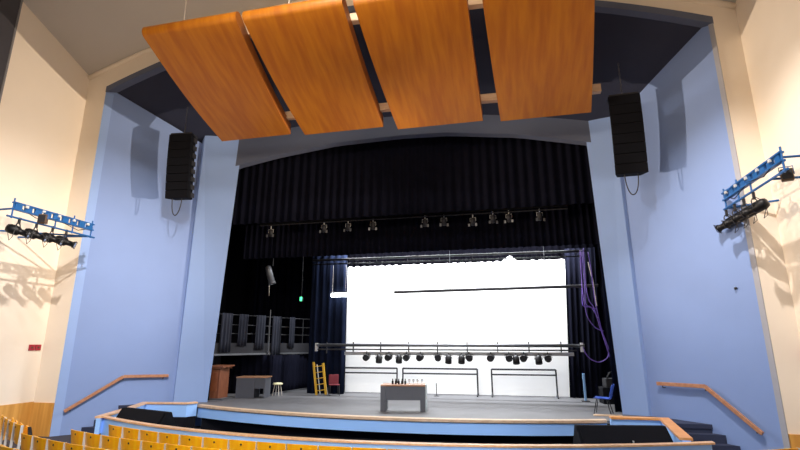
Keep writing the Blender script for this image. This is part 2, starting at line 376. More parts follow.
# handrails
def handrail(label, pts, nrm):
    o = Vector(pts[0]); t = thing('handrail', label, 'handrail', o)
    pp = [Vector(p) + Vector(nrm) * .12 - o for p in pts]
    b = MB()
    for a, c in zip(pp, pp[1:]):
        d = (c - a).normalized(); sd = Vector(nrm).normalized(); up = sd.cross(d).normalized()
        vs = [tuple(q + sd * sx * .035 + up * sz * .05) for q in (a, c) for sx, sz in ((-1, -1), (1, -1), (1, 1), (-1, 1))]
        b.add(vs, [(0, 1, 2, 3), (7, 6, 5, 4), (0, 4, 5, 1), (1, 5, 6, 2), (2, 6, 7, 3), (3, 7, 4, 0)])
    b.build('rail', M_rail, t, bevel=.012)
    for q in (pp[0].lerp(pp[1], .12), pp[1], pp[1].lerp(pp[2], .9)):
        w_ = q - Vector(nrm) * .11
        MB().tube([q + Vector((0, 0, -.04)), q + Vector((0, 0, -.1)), w_ + Vector((0, 0, -.1))], .014, 6).build('bracket', M_dmetal, t)
nl = Vector((.74, -.67, 0)); nr = Vector((-.78, -.63, 0))
handrail('brown wooden handrail running down the left blue wall', [(-8.81, 15.8, 1.73), (-9.77, 14.75, 1.75), (-10.81, 13.61, .73)], nl)
handrail('brown wooden handrail running down the right blue wall', [(7.47, 15.8, 1.73), (8.34, 14.72, 1.75), (9.1, 13.77, .78)], nr)

# ================================================================== PIT SPEAKERS (long black wedges)
def wedge(label, a, b, wfront, wback, zt):
    a = Vector(a); b = Vector(b); L = (b - a).length; ang = math.atan2(b.y - a.y, b.x - a.x)
    t = thing('wedge_speaker', label, 'speaker', (a.x, a.y, 0), ang)
    MB().prism([(-wfront, 0), (-wfront, .3), (-.06, zt), (.06, zt), (wback, .3), (wback, 0)], 0, L, 'x').build('cabinet', M_spk, t, bevel=.015)
    q = MB(); th = math.atan2(zt - .34, wfront - .1)
    q.add([(.06, -wfront + .03, .36), (L - .06, -wfront + .03, .36), (L - .06, -.1, zt - .02), (.06, -.1, zt - .02), (.06, -wfront + .0, .38), (L - .06, -wfront + .0, .38), (L - .06, -.12, zt), (.06, -.12, zt)],
          [(0, 1, 2, 3), (7, 6, 5, 4), (0, 4, 5, 1), (1, 5, 6, 2), (2, 6, 7, 3), (3, 7, 4, 0)])
    q.build('grille', M_grille, t)
    MB().box(L * .55, L * .55 + .03, -wfront * .52 - .03, -wfront * .52 + .0, .62 * zt + .06, .62 * zt + .12).build('badge', M_lmetal, t)
wedge('long black sloping speaker in the pit in front of the left steps', (-7.45, 12.4, 0), (-5.5, 11.78, 0), .55, .4, 1.08)
wedge('long black sloping speaker in the pit at the right end', (4.72, 12.55, 0), (6.72, 12.9, 0), .75, .4, 1.0)

# ================================================================== SEATS
def make_seat():
    t = thing('auditorium_seat', 'x', 'seat')
    b = MB()
    W = .337
    b.slab(lambda u, v: ((-W + 2 * W * u), -.02 - .05 * (1 - (2 * u - 1) ** 2) - .07 * v, .40 + .48 * v - .012 * (2 * u - 1) ** 2), 10, 4, lambda u, v: (0, .022, 0))
    b.build('backrest', M_seat, t, smooth=False, bevel=.004)
    MB().slab(lambda u, v: (-.27 + .54 * u, .06 + .06 * v + .02 * math.cos(u * PI), .40 + .38 * v), 6, 3, lambda u, v: (0, .03, 0)).build('seat_board', M_seat, t)
    MB().lathe([(0.001, 0), (.022, 0), (.022, .012), (.001, .014)], 10, Matrix.Translation((0, -.125, .80)) @ Matrix.Rotation(PI / 2, 4, 'X')).build('number_plate', M_dmetal, t)
    b = MB().box(.34, .355, -.11, -.05, .0, .87).box(.33, .365, -.12, .2, 0, .02).box(.34, .355, -.05, .25, .4, .43)
    b.build('standard', M_lmetal, t, bevel=.004)
    return t
seat0 = make_seat(); used = [False]
def put_seat(R, x, label, group):
    th = math.asin((x - Cp.x) / R); loc = (Cp.x + R * math.sin(th), Cp.y - R * math.cos(th), 0)
    if not used[0]:
        used[0] = True; seat0.location = loc; seat0.rotation_euler = (0, 0, th); seat0['label'] = label; seat0['group'] = group; return seat0
    return dup(seat0, loc, (0, 0, th), label, group)
rows = [
    (18.0, -6.2, 15, 'yellow plywood seat in the row directly behind the blue pit barrier', 'front row seats behind the pit barrier'),
    (18.85, -6.5, 13, 'yellow plywood seat in the second row of the middle block', 'second row seats of the middle block'),
    (19.7, -7.2, 10, 'yellow plywood seat in the third row of the middle block', 'third row seats of the middle block'),
    (20.5, -7.6, 5, 'yellow plywood seat in the fourth row, cut by the bottom left picture edge', 'fourth row seats at bottom left'),
    (19.35, -10.6, 4, 'yellow plywood seat of the far left block beside the wooden wainscot', 'far left block seats'),
    (18.25, 7.72, 2, 'yellow plywood seat at lower right below the handrail end', 'right block seats'),
]
for R, x0, cnt, lab, grp in rows:
    x = x0
    for i in range(cnt):
        put_seat(R, x, lab, grp)
        th = math.asin((x - Cp.x) / R); x = Cp.x + R * math.sin(th + .695 / R)
# dark end frame at the aisle of the left block
t = thing('row_end_frame', 'dark metal end frame closing the far left row of seats', 'seat end frame', (-7.72, 9.95, 0), -.42)
MB().prism([(-.2, 0), (.3, 0), (.3, .05), (.06, .1), (.0, .6), (-.09, .93), (-.15, .93), (-.1, .55), (-.14, .05), (-.2, .04)], -.02, .02, 'x').build('side_plate', M_dmetal, t)
MB().box(-.04, .04, -.02, .34, .55, .6).build('armrest', M_dmetal, t, bevel=.01)

# ================================================================== CANOPY REFLECTORS
pan = [(-6.41, -3.74, -6.43, -3.45, 9.92, 11.36, 'leftmost'), (-3.2, -.4, -3.25, -.4, 9.84, 11.33, 'second from left'), (.1, 2.87, -.1, 2.76, 9.70, 11.25, 'third from left'), (3.42, 6.1, 3.14, 5.71, 9.62, 10.95, 'rightmost')]
for x0, x1, x2, x3, zb, zt, w_ in pan:
    t = thing('ceiling_reflector', 'hanging orange wooden sound reflector with rolled upper edge, %s of four' % w_, 'acoustic panel', ((x0 + x1) / 2, 12.0, (zb + zt) / 2), 0, 'row of wooden sound reflectors above the stage')
    W = (x1 - x0) / 2; zm = (zb + zt) / 2; xc = (x0 + x1) / 2; H = .19
    low = [(2.2 - 4.1 * k / 14, zb - zm + (zt - zb) * k / 14 - .12 * math.sin(PI * k / 14)) for k in range(15)]
    sl = math.atan2(low[-1][1] - low[-2][1], low[-1][0] - low[-2][0])       # heading of the last stretch
    nx, nz = math.sin(sl), -math.cos(sl)                                      # towards the upper side
    cx_, cz_ = low[-1][0] + nx * H, low[-1][1] + nz * H
    a0 = math.atan2(-nz, -nx)
    lip = [(cx_ + H * math.cos(a0 - PI * i / 8), cz_ + H * math.sin(a0 - PI * i / 8)) for i in range(1, 9)]
    top = [(p[0], p[1] + 2 * H) for p in reversed(low[:13])]
    prof = low + lip + top
    xl = lambda yy, s_: ((x0 if s_ < 0 else x1) + ((x2 - x0) if s_ < 0 else (x3 - x1)) * (2.2 - yy) / 4.2) - xc
    n_ = len(prof); b = MB()
    vs = [(xl(p[0], -1), p[0], p[1]) for p in prof] + [(xl(p[0], 1), p[0], p[1]) for p in prof]
    b.add(vs, [(i, i + n_, (i + 1) % n_ + n_, (i + 1) % n_) for i in range(n_)])
    o = b.build('veneered_board', M_panel, t, smooth=True)
    o.modifiers.new('edge', 'EDGE_SPLIT').split_angle = math.radians(40)
    for sx in (-1, 1):
        vs = [(xl(p[0], sx) - sx * dd, p[0], p[1]) for dd in (.0, .03) for p in prof]
        MB().add(vs, [tuple(range(n_)), tuple(range(2 * n_ - 1, n_ - 1, -1))]).build('end_cheek', M_paneledge, t)
    for sx in (-.15,):
        z1 = Zceil(x0) + cs(10.3) - zm - .05
        MB().tube([(sx * W, -1.75, zt - zm + .2), (sx * W - .08, -1.75, z1)], .014, 5).build('suspension_wire', M_wire, t)
for Y, Z0, Z1, x0, x1, lab in ((10.95, 11.72, 11.42, -5.9, 5.7, 'light wooden beam crossing behind the upper ends of the reflectors'), (13.85, 10.5, 10.18, -5.9, 6.36, 'light wooden beam crossing behind the lower ends of the reflectors')):
    b = MB().add([(x0, a, z + c) for x0, z in ((x0, Z0), (x1, Z1)) for a, c in ((-.09, -.12), (.09, -.12), (.09, .12), (-.09, .12))], [(0, 1, 2, 3), (7, 6, 5, 4), (0, 4, 5, 1), (1, 5, 6, 2), (2, 6, 7, 3), (3, 7, 4, 0)])
    tag(b.build('support_beam', M_beam, loc=(0, Y, 0)), lab, 'beam')

# ================================================================== LINE ARRAY SPEAKERS
def line_array(label, loc, rz, ztop_chain):
    t = thing('line_array_speaker', label, 'speaker', loc, rz, 'hanging loudspeaker columns'); t.scale = (.965, .965, .965)
    z = 0; y = 0
    for i in range(8):
        a = math.radians(1 + i * 1.1)
        Mx = Matrix.Translation((0, y, z)) @ Matrix.Rotation(a, 4, 'X')
        h = .31
        c = MB().prism([(-.46, -.22), (.46, -.22), (.34, .3), (-.34, .3)], -h + .004, 0, 'z', Mx).build('speaker_cabinet', M_spk, t, bevel=.012)
        g = MB().prism([(-.44, -.245), (.44, -.245), (.44, -.222), (-.44, -.222)], -h + .012, -.008, 'z', Mx).build('grille', M_grille, c)
        MB().box(.40, .45, -.02, .22, -h + .06, -.08, Mx).build('rigging_bracket', M_dmetal, c)
        z -= h * math.cos(a); y += h * math.sin(a)
    MB().box(-.42, .42, -.2, .28, .0, .06).box(-.03, .03, -.05, .1, .06, .12).build('flying_frame', M_dmetal, t)
    ch = MB()
    for k in range(int((ztop_chain - .1) / .09)):
        zz = .12 + k * .09; hv = k % 2
        q = [(.02 * math.cos(a) * (1 - hv), .02 + .02 * math.cos(a) * hv, zz + .055 * math.sin(a)) for a in [2 * PI * j / 8 for j in range(9)]]
        ch.tube(q, .008, 5)
    ch.build('hanging_chain', M_metal, t)
    cb = []
    for k in range(21):
        a = PI * k / 20
        cb.append((-.02 + .2 * math.cos(a) * (1 if k < 10 else .9), .05, z + .12 - .80 * math.sin(a) ** .8))
    MB().tube(cb, .017, 6).build('cable_loop', M_cable, t)
line_array('black curved column of loudspeakers hanging against the left blue wall', (-8.13, 14.33, 10.35), .12, 1.35)
line_array('black curved column of loudspeakers hanging against the right blue wall', (7.05, 14.33, 10.04), -.05, 1.3)

# ================================================================== SIDE LIGHTING RACKS
def rack(label, X, sgn, y0, y1, zb, arms):
    t = thing('lighting_rack', label, 'lighting rack', (X, (y0 + y1) / 2, zb)); L = (y1 - y0) / 2
    b = MB(); b.box(-.05, .05, -L, L, .16, .2).box(-.05, .05, -L, L, -.02, .02)
    k = 9
    for i in range(k): yy = -L + 2 * L * (i + .5) / k; b.box(-.03, .03, yy - .10, yy + .10, .02, .16)
    b.build('beam', M_bpaint, t)
    MB().tube([(0, -L - .1, -.22), (0, L + .1, -.22)], .028, 8).build('pipe', M_bpaint, t)
    for yy in (-L + .02, 0, L * .45, L - .05): MB().tube([(0, yy, -.26), (0, yy, .3 if yy else .22)], .022, 6).build('upright', M_bpaint, t)
    for i in range(5):
        yy = -L + 2 * L * (i + .7) / 5.2; MB().box(-sgn * .052 - .02, -sgn * .052 + .02, yy - .04, yy + .04, .1, .17).build('clamp', M_lmetal, t)
    for yy, zz, yw in arms: MB().tube([(0, yy, zz), (sgn * (abs((XL if sgn < 0 else XR) - X) - .04), yw, zz)], .028, 8).build('wall_arm', M_bpaint, t)
    MB().tube([(0, -L + .1, .1), (-sgn * .05, -L * .5, -.1), (-sgn * .04, 0, .02), (0, L * .6, -.12), (0, L, .08)], .012, 5).build('cable', M_cable, t)
    return t
rack('blue metal lighting rack on the left cream wall', -9.5, -1, 9.75, 12.35, 6.36, [(-1.3, 0, -1.3), (1.2, -.22, -.3), (1.2, -.22, .8)])
rack('blue metal lighting rack on the right cream wall', 9.0, 1, 10.7, 13.6, 6.46, [(-1.4, .08, -1.4), (1.4, -.22, .9), (-.9, -.22, -.9)])
def profile_spot(label, loc, yaw, pitch, group):
    t = thing('spotlight', label, 'spotlight', loc, 0, group)
    Mx = Matrix.Rotation(yaw, 4, 'Z') @ Matrix.Rotation(pitch, 4, 'X')        # lamp points along +y
    R = Matrix.Rotation(-PI / 2, 4, 'X')
    MB().lathe([(.02, -.26), (.10, -.25), (.13, -.18), (.13, .02), (.10, .05), (.08, .08), (.08, .22), (.1, .23), (.1, .28), (.08, .28)], 14, Mx @ R).build('body', M_bmetal, t, smooth=True)
    MB().lathe([(.001, .275), (.078, .275), (.075, .285), (.001, .29)], 12, Mx @ R).build('lens', M_lens, t)
    f = MB()
    f.box(-.10, .10, .285, .292, .085, .11, Mx).box(-.10, .10, .285, .292, -.11, -.085, Mx).box(-.11, -.085, .285, .292, -.1, .1, Mx).box(.085, .11, .285, .292, -.1, .1, Mx)
    f.build('colour_frame', M_dmetal, t)
    q = [(.16, 0, 0), (.16, 0, .14), (.1, 0, .2), (0, 0, .22), (-.1, 0, .2), (-.16, 0, .14), (-.16, 0, 0)]
    MB().tube(q, .014, 6, Matrix.Rotation(yaw, 4, 'Z')).build('yoke', M_dmetal, t)
    MB().box(-.025, .025, -.025, .025, .2, .37).build('hook_clamp', M_dmetal, t)
    MB().tube([(.0, -.02, .26), (.13, -.15, .1), (.12, -.2, -.22), (.03, -.2, -.3), Mx @ Vector((0, -.24, -.02))], .008, 5).build('power_cable', M_cable, t)
    return t
names = ['nearest', 'second', 'third', 'farthest']
for i, y in enumerate((10.0, 10.5, 11.0, 11.45)):
    profile_spot('black spotlight under the left blue rack, %s along it, counted from the picture edge' % names[i], (-9.5, y, 5.80), -.95, -.30, 'spotlights of the left rack')
for i, y in enumerate((12.1, 12.6, 13.1, 13.6)):
    profile_spot('black spotlight under the right blue rack, %s along it, counted from the picture edge' % names[i], (9.0, y, 5.84), .75, -.32, 'spotlights of the right rack')
def flood(label, loc, rz):
    t = thing('floodlight', label, 'floodlight', loc, rz)
    MB().box(-.11, .11, -.07, .07, -.13, .13).build('housing', M_brown, t, bevel=.02)
    MB().box(-.09, .09, -.08, -.071, -.10, .10).build('glass', M_lens if False else M_dmetal, t)
    MB().tube([(-.12, 0, 0), (-.12, 0, .18), (.12, 0, .18), (.12, 0, 0)], .012, 6).build('bracket', M_bpaint, t)
flood('small brown floodlight box hung in the middle of the left rack', tuple(at(43, 219, x=-9.4)), .4)
flood('brown floodlight box hung behind the near end of the right rack', tuple(at(787, 175, x=9.25)), -.4)

# ================================================================== WALL DETAILS
for lab, X, y, z, sg in (('pair of small dark red socket plates on the left cream wall', XL, 13.1, 2.72, 1), ('pair of small dark red socket plates on the right cream wall', XR, 13.62 - .45, 2.57, -1)):
    t = thing('socket_plate', lab, 'wall socket', (X, y, z))
    for dy in (-.11, .11):
        p = MB().box(0, sg * .04, dy - .095, dy + .095, -.095, .095).build('plate', M_red, t, bevel=.008)
        MB().lathe([(.001, 0), (.03, 0), (.03, .01), (.001, .012)], 10, Matrix.Translation((sg * .04, dy, 0)) @ Matrix.Rotation(sg * PI / 2, 4, 'Y')).build('socket', M_brown, p)
t = thing('wall_panel', 'tall dark grey panel high on the left cream wall', 'wall panel', (XL, 9.2, 9.0))
MB().box(0, .06, -2.6, 1.22, -1.5, 7.5).build('board', mat('charcoal_panel', (.06, .06, .075), .8), t)
MB().box(0, .08, 1.2, 1.26, -1.5, 7.5).build('edge_strip', mat('grey_strip', (.2, .2, .22), .7), t)
t = thing('wall_knob', 'tiny dark fitting on the right blue wall below the rack', 'fitting', (9.02, 13.85, 4.2))
MB().lathe([(.001, 0), (.04, 0), (.03, .05), (.001, .06)], 10, Matrix.Rotation(PI / 2, 4, 'X') @ Matrix.Rotation(-.6, 4, 'Y')).build('knob', M_dmetal, t)

# ================================================================== CURTAINS AND SCREEN
tag(pleats(-8.2, 7.3, 7.55, 11.55, 16.95, .33, .05).build('valance_curtain', M_velvet, smooth=True), 'black pleated valance curtain filling the top of the stage opening', 'curtain')
tag(pleats(-7.6, 7.4, 6.35, 9.5, 18.2, .25, .06).build('border_curtain', M_velvet, smooth=True), 'black pleated border curtain behind the row of small lanterns', 'curtain')
tag(pleats(-5.4, 7.6, 5.9, 9.0, 21.1, .3, .05, hem=.05).build('border_curtain', mat('deep_black_serge', (.0018, .0018, .003), 1, spec=0), smooth=True), 'black border curtain just above the white screen', 'curtain')
tag(pleats(-8.4, -7.68, .81, 10.8, 16.72, .3, .05).build('leg_curtain', M_bluevelvet, smooth=True), 'narrow dark blue leg curtain beside the left pillar', 'curtain')
tag(pleats(6.35, 7.3, .81, 10.2, 16.72, .3, .05).build('leg_curtain', M_velvet, smooth=True), 'narrow black leg curtain beside the right pillar', 'curtain')
tag(pleats(-5.25, -3.62, .81, 6.7, 20.1, .3, .06).build('leg_curtain', M_bluevelvet, smooth=True), 'dark blue leg curtain at the left edge of the white screen', 'curtain')
pc = pleats(5.71, 6.9, .81, 6.7, 20.72, .22, .06); pc.v = [(x - .26 * (6.7 - z) / 5.9, y, z) for x, y, z in pc.v]
tag(pc.build('leg_curtain', M_velvet, smooth=True), 'black leg curtain at the right edge of the white screen', 'curtain')
tag(pleats(6.8, 11, .81, 9, 21.5, .4, .08).build('backdrop_curtain', M_velvet, smooth=True), 'black curtain behind the blue chair in the right wing', 'curtain')
tag(pleats(-10, -5.2, .81, 11, 23.5, .4, .08).build('backdrop_curtain', M_velvet, smooth=True), 'black curtain at the back of the left wing', 'curtain')
struct('wall_wing', MB().box(7.9, 8.0, 17.6, 21.4, .8, 2.6), mat('grey_wing_wall', (.07, .07, .08), .8))
# screen with small scallops along its top
sx0, sx1, sy = -3.86, 5.78, 20.95
mb = MB(); N = 96; top = []
for i in range(N + 1):
    x = sx0 + (sx1 - sx0) * i / N; z = 6.28 + .035 * abs(math.sin(i * PI / 3)) + .02 * math.sin(i * 1.7)
    if abs(x - 3.45) < .32: z += .26 * (1 - abs(x - 3.45) / .32)
    top.append((x, z))
for (a, za), (b, zb) in zip(top, top[1:]): mb.box(0, 0, 0, 0, 0, 0) if False else mb.add([(a, 0, .82), (b, 0, .82), (b, 0, zb), (a, 0, za), (a, .03, .82), (b, .03, .82), (b, .03, zb), (a, .03, za)], [(0, 1, 2, 3), (7, 6, 5, 4), (0, 4, 5, 1), (2, 6, 7, 3), (0, 3, 7, 4), (1, 5, 6, 2)])
tag(mb.build('projection_screen', M_white, loc=(0, sy, 0)), 'brightly lit white cloth screen filling the back of the stage', 'screen')

# curtain track and pipes
t = thing('curtain_track', 'dark double pipe track running just above the white screen', 'curtain track', (0, 19.5, 6.35))
MB().tube([(-5.0, 0, .06), (6.35, 0, .0)], .05, 8).build('upper_pipe', M_bmetal, t)
MB().tube([(-5.0, 0, -.12), (6.2, 0, -.2)], .03, 8).build('lower_pipe', M_bmetal, t)
for i in range(9): MB().box(-4.8 + i * 1.35, -4.77 + i * 1.35, -.015, .015, -.15, .05).build('spacer', M_bmetal, t)
t = thing('flown_pipe', 'thin dark pipe hanging on wires across the white screen', 'pipe', (0, 19.3, 4.94))
MB().tube([(-1.25, 0, -.03), (6.65, 0, .03)], .06, 8).build('pipe', M_dmetal, t)
for x in (at(451, 288, y=19.5).x, at(546, 288, y=19.5).x): MB().tube([(x, 0, 0), (x, 0, 4.0)], .009, 5).build('suspension_wire', M_metal, t)

# ---- low lighting bar with parcans
t = thing('lighting_bar', 'long low grey lighting truss crossing in front of the white screen', 'lighting bar', (0, 19.5, 2.8))
MB().tube([(-4.65, 0, 0), (6.0, 0, -.03)], .06, 8).build('top_pipe', M_metal, t, smooth=True)
MB().tube([(-4.65, 0, -.17), (5.7, 0, -.2)], .028, 8).build('middle_pipe', M_metal, t, smooth=True)
MB().box(-3.4, 5.6, -.04, .04, -.40, -.27).build('cable_tray', mat('mid_grey_metal', (.35, .36, .38), .5, .3), t)
for i in range(9):
    x = -4.2 + i * 1.17; MB().box(x - .02, x + .02, -.03, .03, -.34, .12).build('upright', M_dmetal, t)
for x, z in ((-4.65, .3), (5.9, 0)): MB().box(x - .05, x + .05, -.05, .05, -.25, .08).build('end_plate', M_lmetal, t)
def parcan(label, x, z, tilt, yaw):
    t = thing('par_lantern', label, 'stage light', (x, 19.42, z), yaw, 'black lanterns on the low bar')
    Mx = Matrix.Rotation(tilt, 4, 'X')
    MB().lathe([(.03, .18), (.08, .16), (.13, .05), (.13, -.16), (.12, -.17), (.12, -.10)], 14, Mx).build('can', M_bmetal, t, smooth=True)
    MB().tube([(-.15, 0, 0), (-.15, 0, .13), (.15, 0, .13), (.15, 0, 0)], .01, 5).build('yoke', M_bmetal, t)
    MB().box(-.015, .015, -.015, .015, .12, .22).build('hook', M_bmetal, t)
    MB().lathe([(.001, -.13), (.118, -.13), (.1, -.12)], 12, Mx).build('lens', M_dmetal, t)
px = [366.7, 379, 389, 399, 406.7, 420.4, 437.8, 448.5, 461.5, 469, 491, 509, 516, 524, 538.5, 547.8]
low = {1, 3, 7, 8, 12, 14}
order = ['first', 'second', 'third', 'fourth', 'fifth', 'sixth', 'seventh', 'eighth', 'ninth', 'tenth', 'eleventh', 'twelfth', 'thirteenth', 'fourteenth', 'fifteenth', 'sixteenth']
for i, p in enumerate(px):
    q = at(p, 358, y=19.42); parcan('small black stage lantern on the low bar, %s from the left%s' % (order[i], ', tilted down' if i in low else ''), q.x, 2.33 if i not in low else 2.27, math.radians(-78 if i not in low else -18), .2 * math.sin(i * 2.3))

# ---- upper row of small lanterns behind the valance
t = thing('lighting_bar', 'dark bar carrying the row of small lanterns under the valance', 'lighting bar', (0, 17.6, 7.62))
MB().tube([(-6.6, 0, 0), (5.6, 0, -.04)], .03, 8).build('pipe', M_dmetal, t)
MB().box(-6.6, 5.6, -.02, .02, .05, .1).build('cable_tray', M_bmetal, t)
fx = [(271, 230), (324, 227), (348, 228), (373, 225), (425, 222), (444, 222), (473, 224), (493, 219), (509, 219), (540, 219)]
for i, (a, b) in enumerate(fx):
    q = at(a, b, y=17.6); big = i in (0, 9)
    t = thing('small_lantern', 'small metal lantern under the valance, %s from the left' % order[i], 'stage light', (q.x, 17.6, 7.36 - (.06 if i in (0, 6) else 0)), .3 * math.sin(i * 3), 'row of small lanterns under the valance')
    MB().lathe([(.02, .14), (.07, .12), (.09, .0), (.085, -.16), (.07, -.16)], 12, Matrix.Rotation(.35, 4, 'X')).build('can', M_dmetal, t, smooth=True)
    MB().lathe([(.001, -.15), (.068, -.15), (.06, -.165), (.001, -.17)], 12, Matrix.Rotation(.35, 4, 'X')).build('lens', M_lens, t)
    MB().tube([(-.11, 0, 0), (-.11, 0, .13), (.11, 0, .13), (.11, 0, 0)], .01, 5).build('yoke', M_lmetal, t)
    for s in (-1, 1): MB().box(s * .1, s * .17, -.06, -.045, -.2, -.09).build('barn_door', M_metal, t)
    MB().box(-.015, .015, -.015, .015, .12, .27).build('hook', M_lmetal, t)

# ---- lit tube at the left edge of the screen
q = at(339, 295, y=19.75)
t = thing('tube_light', 'glowing white tube light hanging at the left edge of the screen', 'lamp', q)
MB().tube([(-.34, 0, 0), (.34, 0, 0)], .075, 12, radii=None).build('lit_tube', M_tube, t, smooth=True)
MB().box(-.38, .38, -.06, .06, .09, .14).build('fitting', M_metal, t)
MB().tube([(-.3, 0, .14), (-.3, 0, 1.3)], .006, 4).tube([(.3, 0, .14), (.3, 0, 1.3)], .006, 4).build('wire', M_wire, t)
q = at(270, 275, y=19.0)
t = thing('hanging_lantern', 'pale grey cylindrical lantern hanging in the dark left wing', 'stage light', q, .3)
MB().lathe([(.04, .42), (.12, .38), (.14, .2), (.14, -.3), (.16, -.32), (.16, -.42), (.12, -.42)], 14, Matrix.Rotation(-.3, 4, 'Y')).build('body', M_metal, t, smooth=True)
MB().tube([(.1, 0, .4), (.1, 0, 1.6)], .02, 6).build('hanger', M_dmetal, t)
MB().tube([(0, 0, -.4), (.02, 0, -.9)], .014, 5).build('cable', M_wire, t)

# ---- ballet barres
by = 20.5
for x0, x1, lab in ((-4.1, -1.41, 'black free-standing barre at the left of the screen'), (-1.16, 1.93, 'black free-standing barre in the middle, behind the desk'), (2.5, 4.98, 'black free-standing barre at the right of the screen')):
    t = thing('free_standing_barre', lab, 'barre', ((x0 + x1) / 2, by, .8), 0, 'black barres standing before the screen'); W = (x1 - x0) / 2
    MB().tube([(-W, 0, 1.05), (W, 0, 1.05)], .036, 8).build('upper_rail', M_dmetal, t)
    MB().tube([(-W, 0, .85), (W, 0, .85)], .03, 8).build('lower_rail', M_dmetal, t)
    for s in (-1, 1):
        MB().tube([(s * W, 0, 0.03), (s * W, 0, 1.06)], .032, 8).tube([(s * W, -.32, .03), (s * W, 0, .16), (s * W, .3, .03)], .03, 8).build('leg', M_dmetal, t)
t = thing('microphone_stand', 'thin black stand before the screen, right of the desk', 'stand', at(436.5, 393, y=20.2).xyz * 1)
t.location.z = .8
MB().tube([(0, 0, 0), (0, 0, .5)], .018, 6).build('pole', M_bmetal, t); MB().lathe([(.12, 0), (.1, .02), (.02, .04)], 12).build('base', M_bmetal, t)

# ---- desk at centre with bottles and glasses
def desk(label, loc, rz, W, D, H, twosides, name='desk'):
    t = thing(name, label, 'desk', loc, rz)
    MB().box(-W, W, -D, D, H - .045, H).build('desktop', wood('desk_top_wood_' + str(W), (.30, .14, .07), (.42, .22, .12), (1, 5, 5), .4, 3) if True else None, t, bevel=.006)
    if twosides:
        MB().box(-W + .0, -W + .16, -D, D, 0, H - .045).build('side_panel', M_desk, t, bevel=.005)
        MB().box(W - .16, W - .0, -D + .02, D, 0, H - .045).build('side_panel', M_desk, t, bevel=.005)
        MB().box(-W + .16, W - .16, -D + .03, -D + .06, H * .42, H - .045).build('modesty_panel', M_desk, t)
        MB().box(W, W + .035, -D, D, .0, H + .0).build('end_panel', M_deskshine, t)  # paler colour stands in for light reflected off this end
        MB().box(-W + .16, W - .16, D - .06, D - .03, H * .75, H - .045).build('rear_rail', M_desk, t)
    else:
        MB().box(-W + .02, -W + .74, -D, D, 0, H - .045).build('pedestal', M_desk, t, bevel=.005)
        MB().box(W - .1, W - .04, -D, D, 0, H - .045).build('side_panel', M_desk, t, bevel=.005)
        MB().box(-W + .74, W - .1, -D + .03, -D + .06, H * .45, H - .045).build('modesty_panel', M_desk, t)
    return t
H0 = .79
dk = desk('grey desk with wooden top edge at the centre of the stage, holding bottles', (-.06, 15.72, .8), .13, .70, .33, H0, True)
Md = Matrix.Translation((-.06, 15.72, .8)) @ Matrix.Rotation(.13, 4, 'Z')
for i, p in enumerate((392, 395, 398, 401.2, 404.4)):
    q = at(p, 383, y=15.55); l = Md @ Vector((q.x + .06, -.12 + .03 * (i % 2), H0))
    t = thing('bottle', 'small dark bottle on the central desk, %s from the left' % order[i], 'bottle', l, 0, 'dark bottles on the central desk')
    MB().lathe([(.03, 0), (.033, .01), (.033, .08), (.028, .1), (.014, .12), (.014, .15)], 12).build('body', M_bottle, t, smooth=True)
    MB().lathe([(.017, .145), (.017, .165), (.012, .167)], 10).build('cap', M_dmetal, t)
for i, p in enumerate((408.3, 412.4, 416.4, 420.8)):
    q = at(p, 383, y=15.55); l = Md @ Vector((q.x + .06, -.1, H0))
    t = thing('wine_glass', 'clear stemmed glass on the central desk, %s from the left' % order[i], 'glass', l, 0, 'glasses on the central desk')
    MB().lathe([(.032, 0), (.03, .006), (.006, .01), (.005, .07), (.006, .07)], 12).build('stem', M_glass, t, smooth=True)
    MB().lathe([(.008, .07), (.028, .085), (.034, .12), (.03, .155), (.028, .155), (.031, .12), (.026, .09), (.004, .075)], 12).build('bowl', M_glass, t, smooth=True)

# ---- left wing: lectern, desk, stool, ladder, red things
t = thing('lectern', 'reddish wooden lectern just inside the left pillar', 'lectern', (-7.62, 17.3, .8), -.1)
MB().box(-.36, .16, -.28, .28, 0, 1.12).build('body', M_lect, t, bevel=.01)
MB().box(-.28, .08, -.3, -.28, .3, .98).build('front_panel', wood('inset_red_wood', (.20, .06, .025), (.27, .09, .04), (3, 3, 1), .4, 3), t, bevel=.01)
MB().prism([(-.36, 1.17), (.34, 1.2), (.34, 1.25), (-.36, 1.22)], -.44, .34, 'x').build('sloping_top', M_lect, t)
MB().box(-.4, .22, -.34, .34, 1.12, 1.17).build('cornice', M_lect, t, bevel=.01)
MB().box(-.4, .4, -.34, .34, 0, .06).build('plinth', M_metal, t)
desk('dark grey desk with brown top in the left wing beside the lectern', (-6.7, 18.2, .8), .2, .60, .38, .79, False)
t = thing('stool', 'small stool with cream seat at the right of the left wing desk', 'stool', (-6.05, 18.95, .8))
MB().lathe([(.10, .42), (.19, .43), (.2, .47), (.17, .5), (.02, .51)], 16).build('seat', M_cream2, t, smooth=True)
for k in range(4):
    a = PI / 4 + k * PI / 2; MB().tube([(.12 * math.cos(a), .12 * math.sin(a), .43), (.2 * math.cos(a), .2 * math.sin(a), 0)], .014, 6).build('leg', M_wire, t)
t = thing('step_ladder', 'yellow folded step ladder standing in the left wing', 'ladder', (-4.38, 19.55, .8), .1)
for x in (-.2, .2): MB().add([(x + a * .7 - .0 * c, b, z) for z, c in ((0, 0), (1.35 - (x > 0) * .1, 1)) for a, b in ((-.06, -.03), (.06, -.03), (.06, .03), (-.06, .03))], [(0, 1, 2, 3), (7, 6, 5, 4), (0, 4, 5, 1), (1, 5, 6, 2), (2, 6, 7, 3), (3, 7, 4, 0)], Matrix.Rotation(-.14, 4, 'Y')).build('stile', M_yellow, t)
